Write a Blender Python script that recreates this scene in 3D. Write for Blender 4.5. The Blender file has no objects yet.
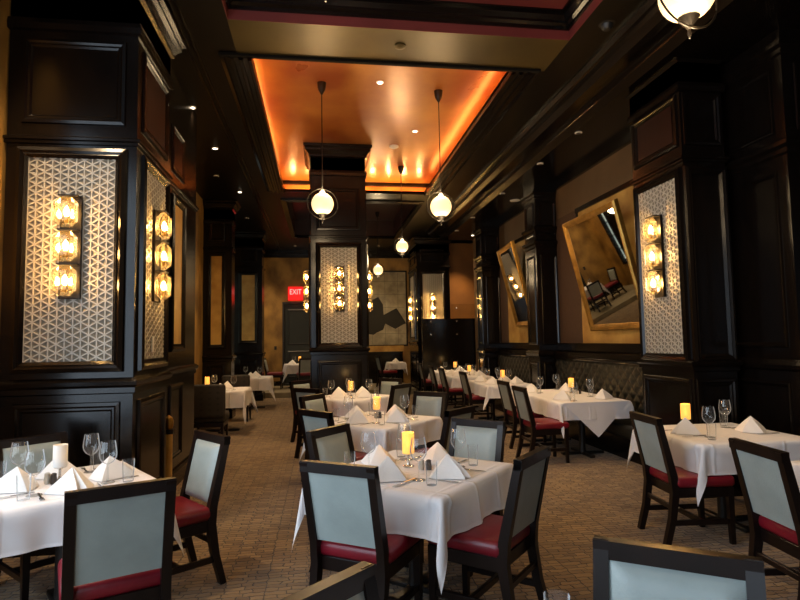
import bpy, bmesh, math, random
from mathutils import Vector, Matrix
random.seed(7)
PI = math.pi
scene = bpy.context.scene
COL = scene.collection
R = math.radians

# ------------------------------------------------------------------ materials
def lin(c):
    return tuple(((v / 12.92) if v <= .04045 else ((v + .055) / 1.055) ** 2.4) for v in c)
def hexc(h):
    return lin(tuple(int(h[i:i + 2], 16) / 255 for i in (0, 2, 4)))
def mat(name, col, rough=.5, metal=0., coat=0., spec=.5, col2=None, scale=6., detail=4., bump=0., bscale=40., stretch=(1, 1, 1), ramp=(.35, .65), rough2=None, sheen=0., trans=0.):
    m = bpy.data.materials.new(name); m.use_nodes = True
    nt = m.node_tree; b = nt.nodes['Principled BSDF']
    b.inputs['Base Color'].default_value = (*col, 1)
    b.inputs['Roughness'].default_value = rough
    b.inputs['Metallic'].default_value = metal
    b.inputs['Coat Weight'].default_value = coat
    b.inputs['Coat Roughness'].default_value = .12
    b.inputs['Specular IOR Level'].default_value = spec
    b.inputs['Sheen Weight'].default_value = sheen
    tc = nt.nodes.new('ShaderNodeTexCoord')
    mp = nt.nodes.new('ShaderNodeMapping'); mp.inputs['Scale'].default_value = stretch
    nt.links.new(tc.outputs['Object'], mp.inputs['Vector'])
    n = nt.nodes.new('ShaderNodeTexNoise'); n.inputs['Scale'].default_value = scale; n.inputs['Detail'].default_value = detail
    nt.links.new(mp.outputs['Vector'], n.inputs['Vector'])
    if col2 is not None:
        r = nt.nodes.new('ShaderNodeValToRGB')
        r.color_ramp.elements[0].position = ramp[0]; r.color_ramp.elements[1].position = ramp[1]
        r.color_ramp.elements[0].color = (*col, 1); r.color_ramp.elements[1].color = (*col2, 1)
        nt.links.new(n.outputs['Fac'], r.inputs['Fac']); nt.links.new(r.outputs['Color'], b.inputs['Base Color'])
    if rough2 is not None:
        q = nt.nodes.new('ShaderNodeMapRange'); q.inputs['To Min'].default_value = rough; q.inputs['To Max'].default_value = rough2
        nt.links.new(n.outputs['Fac'], q.inputs['Value']); nt.links.new(q.outputs['Result'], b.inputs['Roughness'])
    if bump:
        n2 = nt.nodes.new('ShaderNodeTexNoise'); n2.inputs['Scale'].default_value = bscale; n2.inputs['Detail'].default_value = 3
        nt.links.new(mp.outputs['Vector'], n2.inputs['Vector'])
        bp = nt.nodes.new('ShaderNodeBump'); bp.inputs['Strength'].default_value = bump; bp.inputs['Distance'].default_value = .01
        nt.links.new(n2.outputs['Fac'], bp.inputs['Height']); nt.links.new(bp.outputs['Normal'], b.inputs['Normal'])
    return m
def emis(name, col, strength):
    m = bpy.data.materials.new(name); m.use_nodes = True
    nt = m.node_tree; b = nt.nodes['Principled BSDF']
    b.inputs['Base Color'].default_value = (*[min(1, c) for c in col], 1)
    b.inputs['Emission Color'].default_value = (*col, 1); b.inputs['Emission Strength'].default_value = strength
    b.inputs['Roughness'].default_value = .4
    return m
def glassy(name, tint, clear=.8, rough=.05, edge_glint=.25, base=0.):
    m = bpy.data.materials.new(name); m.use_nodes = True
    nt = m.node_tree; nt.nodes.remove(nt.nodes['Principled BSDF']); out = nt.nodes['Material Output']
    t = nt.nodes.new('ShaderNodeBsdfTransparent'); t.inputs['Color'].default_value = (*tint, 1)
    g = nt.nodes.new('ShaderNodeBsdfGlossy'); g.inputs['Roughness'].default_value = rough
    df = nt.nodes.new('ShaderNodeBsdfDiffuse'); df.inputs['Color'].default_value = (.9, .92, .94, 1)
    gm = nt.nodes.new('ShaderNodeMixShader'); gm.inputs[0].default_value = edge_glint  # white diffuse share painted in for bright highlights on the glass edges
    nt.links.new(g.outputs[0], gm.inputs[1]); nt.links.new(df.outputs[0], gm.inputs[2]); g = gm
    lw = nt.nodes.new('ShaderNodeLayerWeight'); lw.inputs['Blend'].default_value = 1 - clear
    mx = nt.nodes.new('ShaderNodeMixShader')
    fr = nt.nodes.new('ShaderNodeMapRange'); fr.inputs['To Min'].default_value = base; nt.links.new(lw.outputs['Fresnel'], fr.inputs['Value']); nt.links.new(fr.outputs['Result'], mx.inputs[0]); nt.links.new(t.outputs[0], mx.inputs[1]); nt.links.new(g.outputs[0], mx.inputs[2])
    nt.links.new(mx.outputs[0], out.inputs['Surface'])
    return m

M = {}
M['wood'] = mat('dark_wood', (.0035, .0024, .0019), .2, coat=0, spec=.28, col2=(.005, .0033, .0025), scale=5, stretch=(4, 4, .6))
M['red_wood'] = mat('mahogany', (.012, .0032, .0026), .3, coat=0, spec=.35, col2=(.016, .0042, .0034), scale=4, stretch=(4, 4, .6))
M['chair_wood'] = mat('chair_wood', (.0055, .0028, .0022), .34, coat=.0, spec=.28, col2=(.009, .0045, .0036), scale=9, stretch=(1, 1, .4))
M['leather_grey'] = mat('grey_leather', hexc('9aa5a2'), .42, bump=.12, bscale=90, col2=hexc('8d9895'), scale=5)
M['leather_red'] = mat('red_leather', hexc('7d1525'), .36, bump=.1, bscale=70, col2=hexc('6b0f1e'), scale=6)
M['leather_tuft'] = mat('tufted_leather', hexc('211f18'), .42, spec=.35, bump=.1, bscale=60)
M['napkin'] = mat('napkin_linen', hexc('e9e6e3'), .85, bump=.25, bscale=60, sheen=.2)
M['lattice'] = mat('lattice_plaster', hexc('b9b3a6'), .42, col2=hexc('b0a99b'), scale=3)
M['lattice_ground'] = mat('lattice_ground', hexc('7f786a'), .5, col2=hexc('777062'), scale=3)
M['gold_wall'] = mat('gold_plaster', hexc('6a4c1e'), .6, col2=hexc('a8813f'), scale=2.2, detail=8, bump=.2, bscale=9, stretch=(1, 1, .7))
M['gold_panel'] = mat('gold_leaf_panel', hexc('9a7030'), .5, col2=hexc('c09a50'), scale=3, detail=8)
M['bronze_wall'] = mat('bronze_wall', hexc('4c3821'), .55, col2=hexc('58432a'), scale=2)
M['brown_fabric'] = mat('brown_wallcovering', hexc('4a3220'), .8, bump=.6, bscale=120, col2=hexc('3f2a1a'), scale=40)
M['gold_frame'] = mat('gold_frame', hexc('b98c42'), .38, metal=.75, col2=hexc('96702f'), scale=9)
M['brass'] = mat('aged_brass', hexc('a17c3c'), .3, metal=1)
M['iron'] = mat('dark_bronze', hexc('1c1712'), .4, metal=.6)
M['steel'] = mat('steel', hexc('c9c9c6'), .2, metal=1)
M['copper'] = mat('copper_leaf', hexc('86431f'), .24, metal=.25, col2=hexc('a8702f'), scale=1.3, detail=6, stretch=(1, .8, 1), rough2=.36)
M['soffit'] = mat('dark_soffit', (.005, .0036, .0022), .35, col2=(.0045, .0032, .002), scale=2, spec=.16)
M['matte_dark'] = mat('matte_dark', (.006, .0045, .003), .85, spec=.1)
M['beam'] = mat('gold_beam', hexc('55461f'), .42, metal=.4, col2=hexc('483a1a'), scale=1.5)
M['tray_red'] = mat('tray_red', hexc('6c2a27'), .5, col2=hexc('5e2320'), scale=2)
M['mirror'] = mat('mirror_glass', (.8, .8, .78), .02, metal=1)
M['glass'] = glassy('clear_glass', (.97, .98, .98), .87, .03, .25, .07)
M['crystal'] = glassy('crystal_shade', (.97, .92, .80), .8, .08, .03, .03)
nt = M['crystal'].node_tree; tl = nt.nodes.new('ShaderNodeBsdfTranslucent'); tl.inputs['Color'].default_value = (.95, .70, .36, 1)
mx2 = nt.nodes.new('ShaderNodeMixShader'); mx2.inputs[0].default_value = .035
src = nt.nodes['Material Output'].inputs['Surface'].links[0].from_socket
nt.links.new(src, mx2.inputs[1]); nt.links.new(tl.outputs[0], mx2.inputs[2]); nt.links.new(mx2.outputs[0], nt.nodes['Material Output'].inputs['Surface'])
M['pane'] = glassy('partition_glass', (.9, .9, .88), .9, .02)
M['bulb'] = emis('bulb', (1, .55, .17), 400)
M['globe'] = emis('frosted_globe', (1, .74, .39), 1.15)
M['candle'] = emis('candle_shade', (1, .57, .13), .78)
nt = M['candle'].node_tree; tp_ = nt.nodes.new('ShaderNodeBsdfTransparent'); tp_.inputs['Color'].default_value = (1, .85, .55, 1); mx3 = nt.nodes.new('ShaderNodeMixShader'); mx3.inputs[0].default_value = .68
nt.links.new(tp_.outputs[0], mx3.inputs[1]); nt.links.new(nt.nodes['Principled BSDF'].outputs[0], mx3.inputs[2]); nt.links.new(mx3.outputs[0], nt.nodes['Material Output'].inputs['Surface'])
M['candle_pale'] = mat('frosted_candle_shade', hexc('dcdad2'), .6)
M['flame'] = emis('candle_flame', (1, .62, .16), 5)
M['cove_led'] = emis('cove_strip', (1, .33, .07), 33)
M['cove_spot'] = emis('cove_lamp', (1, .5, .18), 1000)
M['downlight'] = emis('downlight_lens', (1, .82, .6), 8)
M['white'] = mat('white_plastic', hexc('d8d4cc'), .5)
M['black'] = mat('black_metal', (.008, .008, .008), .45)
M['exit_red'] = emis('exit_red', (1, .012, .012), .8)
M['exit_letter'] = emis('exit_letter', (1, .30, .28), 1.8)
M['door'] = mat('dark_door', hexc('121815'), .5, col2=hexc('161d19'), scale=3)
M['tile'] = mat('pale_tile', hexc('8d8268'), .5, col2=hexc('7d725a'), scale=4)
M['map_paper'] = mat('map_paper', hexc('a29c88'), .7, col2=hexc('7d7767'), scale=3.5, detail=10)
M['map_land'] = mat('map_land', hexc('1c1c1a'), .8)
M['map_line'] = mat('map_line', hexc('4d493e'), .8)
M['pattern_fabric'] = None
M['salt'] = mat('shaker_grey', hexc('b9b4a8'), .3, metal=.3)
M['pepper'] = mat('shaker_dark', hexc('2a2320'), .3)
M['sky_pane'] = emis('daylight_pane', (.69, .84, 1), 5.2)
M['dim_pane'] = emis('dusk_pane', (.62, .8, .78), .35)

def cloth_mat():
    m = mat('table_linen', hexc('e4e2e4'), .8, bump=.12, bscale=14, sheen=.15)
    nt = m.node_tree; b = nt.nodes['Principled BSDF']
    tc = nt.nodes.new('ShaderNodeTexCoord'); bk = nt.nodes.new('ShaderNodeTexBrick')
    bk.offset = 0; bk.inputs['Scale'].default_value = 1; bk.inputs['Mortar Size'].default_value = .022; bk.inputs['Mortar Smooth'].default_value = 1
    bk.inputs['Brick Width'].default_value = .31; bk.inputs['Row Height'].default_value = .31
    nt.links.new(tc.outputs['UV'], bk.inputs['Vector'])
    bp = nt.nodes.new('ShaderNodeBump'); bp.inputs['Strength'].default_value = .45; bp.inputs['Distance'].default_value = .012
    nt.links.new(bk.outputs['Fac'], bp.inputs['Height'])
    old = b.inputs['Normal'].links[0].from_socket
    nt.links.new(old, bp.inputs['Normal']); nt.links.new(bp.outputs['Normal'], b.inputs['Normal'])
    return m
M['cloth'] = cloth_mat()

def carpet_mat():
    m = mat('woven_carpet', hexc('6b5236'), .95, sheen=.2)
    nt = m.node_tree; b = nt.nodes['Principled BSDF']; L = nt.links
    tc = nt.nodes.new('ShaderNodeTexCoord')
    nz = nt.nodes.new('ShaderNodeTexNoise'); nz.inputs['Scale'].default_value = 14; nz.inputs['Detail'].default_value = 2
    L.new(tc.outputs['Object'], nz.inputs['Vector'])
    ad = nt.nodes.new('ShaderNodeVectorMath'); ad.operation = 'MULTIPLY_ADD'
    ad.inputs[1].default_value = (.05, .05, 0); L.new(nz.outputs['Color'], ad.inputs[0]); L.new(tc.outputs['Object'], ad.inputs[2])
    bk = nt.nodes.new('ShaderNodeTexBrick'); bk.inputs['Scale'].default_value = 1
    bk.inputs['Brick Width'].default_value = .085; bk.inputs['Row Height'].default_value = .05
    bk.inputs['Mortar Size'].default_value = .007; bk.inputs['Mortar Smooth'].default_value = 1; bk.squash = 1.6; bk.squash_frequency = 2; bk.offset_frequency = 2; bk.inputs['Bias'].default_value = -.1
    bk.inputs['Color1'].default_value = (*hexc('9c8158'), 1); bk.inputs['Color2'].default_value = (*hexc('6f5539'), 1); bk.inputs['Mortar'].default_value = (*hexc('281c12'), 1)
    L.new(ad.outputs[0], bk.inputs['Vector'])
    n2 = nt.nodes.new('ShaderNodeTexNoise'); n2.inputs['Scale'].default_value = 1.2; n2.inputs['Detail'].default_value = 5
    L.new(tc.outputs['Object'], n2.inputs['Vector'])
    mx = nt.nodes.new('ShaderNodeMix'); mx.data_type = 'RGBA'; mx.blend_type = 'MULTIPLY'; mx.inputs[0].default_value = .5
    L.new(bk.outputs['Color'], mx.inputs[6]); L.new(n2.outputs['Color'], mx.inputs[7])
    hs = nt.nodes.new('ShaderNodeMix'); hs.data_type = 'RGBA'; hs.blend_type = 'MULTIPLY'; hs.inputs[0].default_value = .45
    n3 = nt.nodes.new('ShaderNodeTexNoise'); n3.inputs['Scale'].default_value = 260; L.new(tc.outputs['Object'], n3.inputs['Vector'])
    L.new(bk.outputs['Color'], hs.inputs[6]); L.new(n3.outputs['Fac'], hs.inputs[7])
    L.new(hs.outputs[2], b.inputs['Base Color'])
    bp = nt.nodes.new('ShaderNodeBump'); bp.inputs['Strength'].default_value = .8; bp.inputs['Distance'].default_value = .006; bp.invert = True
    L.new(bk.outputs['Fac'], bp.inputs['Height']); L.new(bp.outputs['Normal'], b.inputs['Normal'])
    return m
M['carpet'] = carpet_mat()

def pattern_mat():
    m = mat('dotted_upholstery', hexc('14110d'), .7)
    nt = m.node_tree; b = nt.nodes['Principled BSDF']; L = nt.links
    tc = nt.nodes.new('ShaderNodeTexCoord'); mp = nt.nodes.new('ShaderNodeMapping')
    mp.inputs['Rotation'].default_value = (R(90), R(45), 0); mp.inputs['Scale'].default_value = (11, 11, 11)
    L.new(tc.outputs['Object'], mp.inputs['Vector'])
    v = nt.nodes.new('ShaderNodeTexVoronoi'); v.inputs['Randomness'].default_value = 0; v.voronoi_dimensions = '2D'; v.inputs['Scale'].default_value = 1
    L.new(mp.outputs['Vector'], v.inputs['Vector'])
    r = nt.nodes.new('ShaderNodeValToRGB'); r.color_ramp.elements[0].position = .16; r.color_ramp.elements[1].position = .24
    r.color_ramp.elements[0].color = (.004, .003, .002, 1); r.color_ramp.elements[1].color = (*hexc('231e17'), 1)
    L.new(v.outputs['Distance'], r.inputs['Fac']); L.new(r.outputs['Color'], b.inputs['Base Color'])
    return m
M['pattern_fabric'] = pattern_mat()

# ------------------------------------------------------------------ mesh builder
class MB:
    def __init__(s):
        s.v = []; s.f = []; s.uv = None
    def add(s, vs, fs):
        o = len(s.v); s.v += [tuple(v) for v in vs]; s.f += [tuple(i + o for i in f) for f in fs]; return s
    def box(s, x0, x1, y0, y1, z0, z1, bev=0., seg=1):
        if bev <= 0:
            vs = [(x, y, z) for x in (x0, x1) for y in (y0, y1) for z in (z0, z1)]
            return s.add(vs, [(0, 1, 3, 2), (4, 6, 7, 5), (0, 4, 5, 1), (2, 3, 7, 6), (0, 2, 6, 4), (1, 5, 7, 3)])
        bm = bmesh.new()
        bmesh.ops.create_cube(bm, size=1)
        bmesh.ops.scale(bm, vec=(x1 - x0, y1 - y0, z1 - z0), verts=bm.verts)
        bmesh.ops.translate(bm, vec=((x0 + x1) / 2, (y0 + y1) / 2, (z0 + z1) / 2), verts=bm.verts)
        bmesh.ops.bevel(bm, geom=bm.edges[:], offset=bev, segments=seg, affect='EDGES', profile=.5)
        return s.bm(bm)
    def bm(s, bm):
        bm.verts.ensure_lookup_table(); bm.verts.index_update()
        s.add([v.co[:] for v in bm.verts], [[v.index for v in f.verts] for f in bm.faces]); bm.free(); return s
    def lathe(s, prof, seg=20, c=(0, 0, 0), capb=True, capt=True):
        vs = []; fs = []
        for r, z in prof:
            for k in range(seg):
                a = 2 * PI * k / seg; vs.append((c[0] + r * math.cos(a), c[1] + r * math.sin(a), c[2] + z))
        for i in range(len(prof) - 1):
            for k in range(seg):
                k2 = (k + 1) % seg; fs.append((i * seg + k, i * seg + k2, (i + 1) * seg + k2, (i + 1) * seg + k))
        if capb: fs.append(tuple(range(seg - 1, -1, -1)))
        if capt: fs.append(tuple(range((len(prof) - 1) * seg, len(prof) * seg)))
        return s.add(vs, fs)
    def tube(s, pts, rad, seg=8, closed=False):
        pts = [Vector(p) for p in pts]; n = len(pts); vs = []; fs = []
        for i, p in enumerate(pts):
            a = pts[(i - 1) % n] if (closed or i > 0) else p; b = pts[(i + 1) % n] if (closed or i < n - 1) else p
            t = (b - a).normalized(); up = Vector((0, 0, 1)) if abs(t.z) < .9 else Vector((1, 0, 0))
            x = t.cross(up).normalized(); y = x.cross(t)
            r = rad[i] if isinstance(rad, (list, tuple)) else rad
            for k in range(seg):
                q = 2 * PI * k / seg; vs.append(p + x * (r * math.cos(q)) + y * (r * math.sin(q)))
        for i in range(n if closed else n - 1):
            j = (i + 1) % n
            for k in range(seg):
                k2 = (k + 1) % seg; fs.append((i * seg + k, i * seg + k2, j * seg + k2, j * seg + k))
        if not closed: fs += [tuple(range(seg - 1, -1, -1)), tuple(range((n - 1) * seg, n * seg))]
        return s.add(vs, fs)
    def beam(s, pts, w, d, wdir=(1, 0, 0)):
        """rectangular section along a path in the plane normal to wdir; w across, d (scalar or list) in-plane"""
        pts = [Vector(p) for p in pts]; n = len(pts); wd = Vector(wdir); vs = []; fs = []
        for i, p in enumerate(pts):
            t = (pts[min(i + 1, n - 1)] - pts[max(i - 1, 0)]).normalized(); y = wd.cross(t).normalized()
            dd = d[i] if isinstance(d, (list, tuple)) else d; ww = w[i] if isinstance(w, (list, tuple)) else w
            for a, b in ((-1, -1), (1, -1), (1, 1), (-1, 1)): vs.append(p + wd * (a * ww / 2) + y * (b * dd / 2))
        for i in range(n - 1):
            for k in range(4):
                k2 = (k + 1) % 4; fs.append((i * 4 + k, i * 4 + k2, i * 4 + 4 + k2, i * 4 + 4 + k))
        fs += [(3, 2, 1, 0), tuple(range((n - 1) * 4, n * 4))]
        return s.add(vs, fs)
    def ring(s, F, u0, u1, z0, z1, prof):
        """mitred moulding frame on a face. F=(origin,udir,normal); prof = (inset, out) pairs"""
        O, u, n = (Vector(a) for a in F); vs = []; fs = []
        for d, h in prof:
            for uu, zz in ((u0 + d, z0 + d), (u1 - d, z0 + d), (u1 - d, z1 - d), (u0 + d, z1 - d)):
                vs.append(O + u * uu + n * h + Vector((0, 0, zz)))
        for i in range(len(prof) - 1):
            for k in range(4):
                k2 = (k + 1) % 4; fs.append((i * 4 + k, i * 4 + k2, i * 4 + 4 + k2, i * 4 + 4 + k))
        return s.add(vs, fs)
    def wrap(s, x0, x1, y0, y1, prof):
        vs = []; fs = []
        for d, z in prof:
            vs += [(x0 - d, y0 - d, z), (x1 + d, y0 - d, z), (x1 + d, y1 + d, z), (x0 - d, y1 + d, z)]
        for i in range(len(prof) - 1):
            for k in range(4):
                k2 = (k + 1) % 4; fs.append((i * 4 + k, i * 4 + k2, i * 4 + 4 + k2, i * 4 + 4 + k))
        fs += [(3, 2, 1, 0), tuple(range((len(prof) - 1) * 4, len(prof) * 4))]
        return s.add(vs, fs)
    def quad(s, F, u0, u1, z0, z1, h=0.):
        O, u, n = (Vector(a) for a in F)
        return s.add([O + u * a + n * h + Vector((0, 0, b)) for a, b in ((u0, z0), (u1, z0), (u1, z1), (u0, z1))], [(0, 1, 2, 3)])
    def build(s, name, material, parent=None, smooth=35, loc=None, rotz=0):
        me = bpy.data.meshes.new(name); me.from_pydata([tuple(v) for v in s.v], [], s.f)
        bm = bmesh.new(); bm.from_mesh(me)
        bmesh.ops.remove_doubles(bm, verts=bm.verts, dist=1e-5)
        bmesh.ops.recalc_face_normals(bm, faces=bm.faces)
        for f in bm.faces: f.smooth = smooth > 0
        if smooth > 0:
            for e in bm.edges:
                if len(e.link_faces) == 2 and e.calc_face_angle(0) > R(smooth): e.smooth = False
        bm.to_mesh(me); bm.free()
        me.materials.append(M[material] if isinstance(material, str) else material)
        o = bpy.data.objects.new(name, me); COL.objects.link(o)
        if parent is not None: o.parent = parent
        if loc is not None: o.location = loc
        o.rotation_euler.z = rotz
        return o

def thing(name, label, cat, loc=(0, 0, 0), rotz=0., group=None):
    o = bpy.data.objects.new(name, None); COL.objects.link(o); o.empty_display_size = .1
    o.location = loc; o.rotation_euler = (0, 0, rotz)
    return tag(o, label, cat, group)
def tag(o, label, cat, group=None):
    o['label'] = label; o['category'] = cat
    if group: o['group'] = group
    return o
def struct(name, mb, m, **k):
    o = mb.build(name, m, **k); o['kind'] = 'structure'; return o
def dup(root, loc, rotz, label, group=None):
    def cp(o, par):
        c = o.copy(); COL.objects.link(c)
        if par is not None: c.parent = par
        for ch in list(o.children): cp(ch, c)
        return c
    r = cp(root, None); r.location = loc; r.rotation_euler.z = rotz; r['label'] = label
    if group: r['group'] = group
    return r
def light(name, loc, energy, col, rad=.03):
    l = bpy.data.lights.new(name, 'POINT'); l.energy = energy; l.color = col; l.shadow_soft_size = rad
    o = bpy.data.objects.new(name, l); COL.objects.link(o); o.location = loc; return o

# ------------------------------------------------------------------ room shell
XL, XR, YF, YB = -2.5, 5.0, -3.0, 19.25
ZS = 4.7
struct('floor', MB().box(XL - .2, XR + .4, YF - .2, YB + 2.5, -.1, 0), 'carpet', smooth=0)
struct('floor_platform', MB().box(XL, 2.83, 16.7, YB, 0, .15, .008), 'tile', smooth=0)
mb = MB()
mb.box(XL, -.87, YF, YB, ZS, ZS + .04); mb.box(2.6, XR, YF, YB, ZS, ZS + .04)
for a, b in ((YF, .5), (11.55, 12.3), (16.6, YB)): mb.box(-.87, 2.6, a, b, ZS, ZS + .04)
for a, b in ((6.04, 11.55), (12.3, 16.6)):
    mb.box(-.87, -.72, a, b, ZS, ZS + .04); mb.box(2.2, 2.6, a, b, ZS, ZS + .04)
struct('ceiling', mb, 'soffit', smooth=0)
struct('ceiling_beam', MB().box(-.87, 2.6, 5.36, 6.04, ZS, ZS + .04), 'beam', smooth=0)
# roof slab above everything
struct('ceiling_roof', MB().box(XL - .2, XR + .4, YF - .2, YB + .2, 5.9, 6.0), 'soffit', smooth=0)
# near tray: red fascia, dark crown, red ceiling
def loop(mb, x0, x1, y0, y1, prof):
    vs = []; fs = []
    for d, z in prof: vs += [(x0 - d, y0 - d, z), (x1 + d, y0 - d, z), (x1 + d, y1 + d, z), (x0 - d, y1 + d, z)]
    for i in range(len(prof) - 1):
        for k in range(4):
            k2 = (k + 1) % 4; fs.append((i * 4 + k, i * 4 + k2, i * 4 + 4 + k2, i * 4 + 4 + k))
    return mb.add(vs, fs)
def runY(mb, y0, y1, prof):   # profile (x,z) swept along Y
    n = len(prof); vs = [(x, y, z) for y in (y0, y1) for x, z in prof]
    fs = [(i, i + 1, n + i + 1, n + i) for i in range(n - 1)]
    return mb.add(vs, fs)
struct('trim_1', loop(MB(), -.87, 2.6, .5, 5.36, [(0, ZS), (-.006, ZS), (-.006, ZS + .1)]), 'tray_red', smooth=0)
struct('trim_2', loop(MB(), -.87, 2.6, .5, 5.36, [(0, ZS + .1), (-.03, ZS + .1), (-.03, ZS + .13), (-.06, ZS + .15), (-.06, ZS + .175), (-.1, ZS + .21), (-.1, ZS + .235), (-.13, ZS + .235), (-.13, ZS + .26)]), 'wood', smooth=0)
struct('ceiling_tray', MB().box(-.8, 2.53, .6, 5.3, ZS + .255, ZS + .3), 'tray_red', smooth=0)
# lit cove
CX0, CX1, CY0, CY1 = -.72, 2.2, 6.04, 11.55
ZC = 5.0
struct('ceiling_cove', loop(MB(), CX0, CX1, CY0, CY1, [(0, ZS + .04), (.3, ZS + .04), (.3, ZC)]).box(CX0 - .3, CX1 + .3, CY0 - .3, CY1 + .3, ZC, ZC + .05), 'copper', smooth=0)
TP = [(.34, 0), (.34, -.02), (.3, -.03), (.29, -.01), (.25, -.01), (.23, -.045), (.2, -.045), (.19, -.02), (.15, -.02), (.13, -.055), (.1, -.055), (.09, -.03), (.05, -.03), (.03, -.06), (0, -.06), (0, .05), (.03, .05), (.03, .042)]
struct('trim_3', runY(runY(MB(), CY0, CY1, [(CX0 - a, ZS + b) for a, b in TP]), CY0, CY1, [(CX1 + a, ZS + b) for a, b in TP]).box(CX0, CX1, CY1, CY1 + .03, ZS - .02, ZS + .045), 'wood', smooth=0)
struct('trim_21', MB().box(CX0 - .34, CX1 + .34, CY0 - .05, CY0, ZS - .03, ZS + .045), 'matte_dark', smooth=0)
struct('trim_20', loop(MB(), CX0, CX1, CY0, CY1, [(.3, 4.91), (.25, 4.92), (.25, 4.95), (.27, 4.97), (.27, 4.998)]), 'wood', smooth=0)
for nm, bx in (('cove_strip_left', (CX0 - .16, CX0 - .12, CY0 + .1, CY1 - .1)), ('cove_strip_right', (CX1 + .12, CX1 + .16, CY0 + .1, CY1 - .1)), ('cove_strip_back', (CX0, CX1, CY1 + .2, CY1 + .23)), ('cove_strip_front', (CX0, CX1, CY0 - .16, CY0 - .13))):
    o = MB().box(*bx, ZS + .045, ZS + .07).build('cove_strip', 'cove_led')
    tag(o, {'l': 'glowing orange light strip hidden in the left edge of the ceiling cove', 'r': 'glowing orange light strip hidden in the right edge of the ceiling cove', 'b': 'glowing orange light strip hidden in the far edge of the ceiling cove', 'f': 'glowing orange light strip hidden in the near edge of the ceiling cove'}[nm.split('_')[2][0]], 'light', 'orange cove light strips')
lamp0 = MB().box(0, .03, 0, .02, 0, .021).build('cove_lamp', 'cove_spot', smooth=0)
tag(lamp0, 'tiny lamp in the row along the far edge of the orange cove', 'lamp', 'cove lamps along the far edge')
for k in range(9):
    o = lamp0 if k == 0 else lamp0.copy()
    if k: COL.objects.link(o)
    o.location = (CX0 + .15 + k * .335, CY1 + .11, ZS + .045)
# far tray
struct('ceiling_far_tray', loop(MB(), -.72, 2.2, 12.3, 16.6, [(0, ZS + .04), (0, 5.2), (-1.46, 5.2)]), 'red_wood', smooth=0)
struct('trim_4', loop(MB(), -.72, 2.2, 12.3, 16.6, [(.12, ZS), (.12, ZS - .03), (0, ZS - .05), (0, ZS + .04)]), 'wood', smooth=0)
# soffit grooves and crown lines
struct('trim_5', MB().box(-1.37, -1.34, YF, YB, ZS - .02, ZS).box(-1.29, -1.27, YF, YB, ZS - .02, ZS), 'wood', smooth=0)
mb = runY(MB(), YF, 15.8, [(3.0, ZS), (3.0, ZS - .03), (3.05, ZS - .05), (3.1, ZS - .05), (3.12, ZS - .09), (3.2, ZS - .13), (3.3, ZS - .13), (3.32, ZS - .1), (3.44, ZS - .1), (3.46, ZS - .16), (3.55, ZS - .22), (XR, ZS - .22)])
struct('trim_6', mb, 'wood', smooth=20)

# walls
struct('wall_left', MB().box(XL - .15, XL, 3.6, 13.9, 0, 5.95).box(XL - .15, XL, 13.9, 18.4, 0, 1.0).box(XL - .15, XL, 13.9, 18.4, 3.6, 5.95).box(XL - .15, XL, 18.4, YB + .2, 0, 5.95).box(XL - .15, XL, YF - .2, -.9, 0, 5.95).box(XL - .15, XL, -.9, 3.6, 0, .7).box(XL - .15, XL, -.9, 3.6, 3.9, 5.95), 'gold_wall', smooth=0)
struct('wall_right', MB().box(XR, XR + .15, YF - .2, YB + .2, 0, 5.95), 'wood', smooth=0)
struct('wall_back', MB().box(XL - .2, -1.27, YB, YB + .15, 0, 5.95).box(-1.27, .05, YB, YB + .15, 2.95, 5.95).box(.05, XR + .2, YB, YB + .15, 0, 5.95), 'gold_wall', smooth=0)
struct('wall_front', MB().box(XL - .2, -2.2, YF - .15, YF, 0, 5.95).box(-2.2, -.4, YF - .15, YF, 0, .5).box(-2.2, -.4, YF - .15, YF, 3.9, 5.95).box(-.4, XR + .2, YF - .15, YF, 0, 5.95), 'gold_wall', smooth=0)
# windows (daylight) behind the camera and along the left wall
def window(idx, F, u0, u1, z0, z1, nu, nz, inset=.1, m='sky_pane'):
    w = MB().quad(F, u0, u1, z0, z1, -inset)
    o = w.build('window_%d' % idx, m, smooth=0); o['kind'] = 'structure'
    fr = MB().ring(F, u0 - .06, u1 + .06, z0 - .06, z1 + .06, [(0, 0), (0, .03), (.06, .03), (.08, .0), (.08, -inset)])
    O, u, n = (Vector(a) for a in F)
    def bar(ua, ub, za, zb):
        ps = [O + u * a + n * h + Vector((0, 0, b)) for h in (-inset + .01, -inset + .05) for a, b in ((ua, za), (ub, za), (ub, zb), (ua, zb))]
        fr.add(ps, [(0, 1, 2, 3), (4, 5, 6, 7), (0, 1, 5, 4), (1, 2, 6, 5), (2, 3, 7, 6), (3, 0, 4, 7)])
    for k in range(1, nu):
        x = u0 + (u1 - u0) * k / nu; bar(x - .03, x + .03, z0, z1)
    for k in range(1, nz):
        z = z0 + (z1 - z0) * k / nz; bar(u0, u1, z - .015, z + .015)
    fr.build('window_frame', 'wood', o, smooth=0)
window(1, ((0, YF, 0), (1, 0, 0), (0, 1, 0)), -2.2, -.4, .5, 3.9, 3, 4)
window(2, ((XL, 0, 0), (0, 1, 0), (1, 0, 0)), -.9, 3.6, .7, 3.9, 5, 4)
window(3, ((XL, 0, 0), (0, 1, 0), (1, 0, 0)), 13.9, 18.4, 1.0, 3.6, 4, 5, m='dim_pane')
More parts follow.
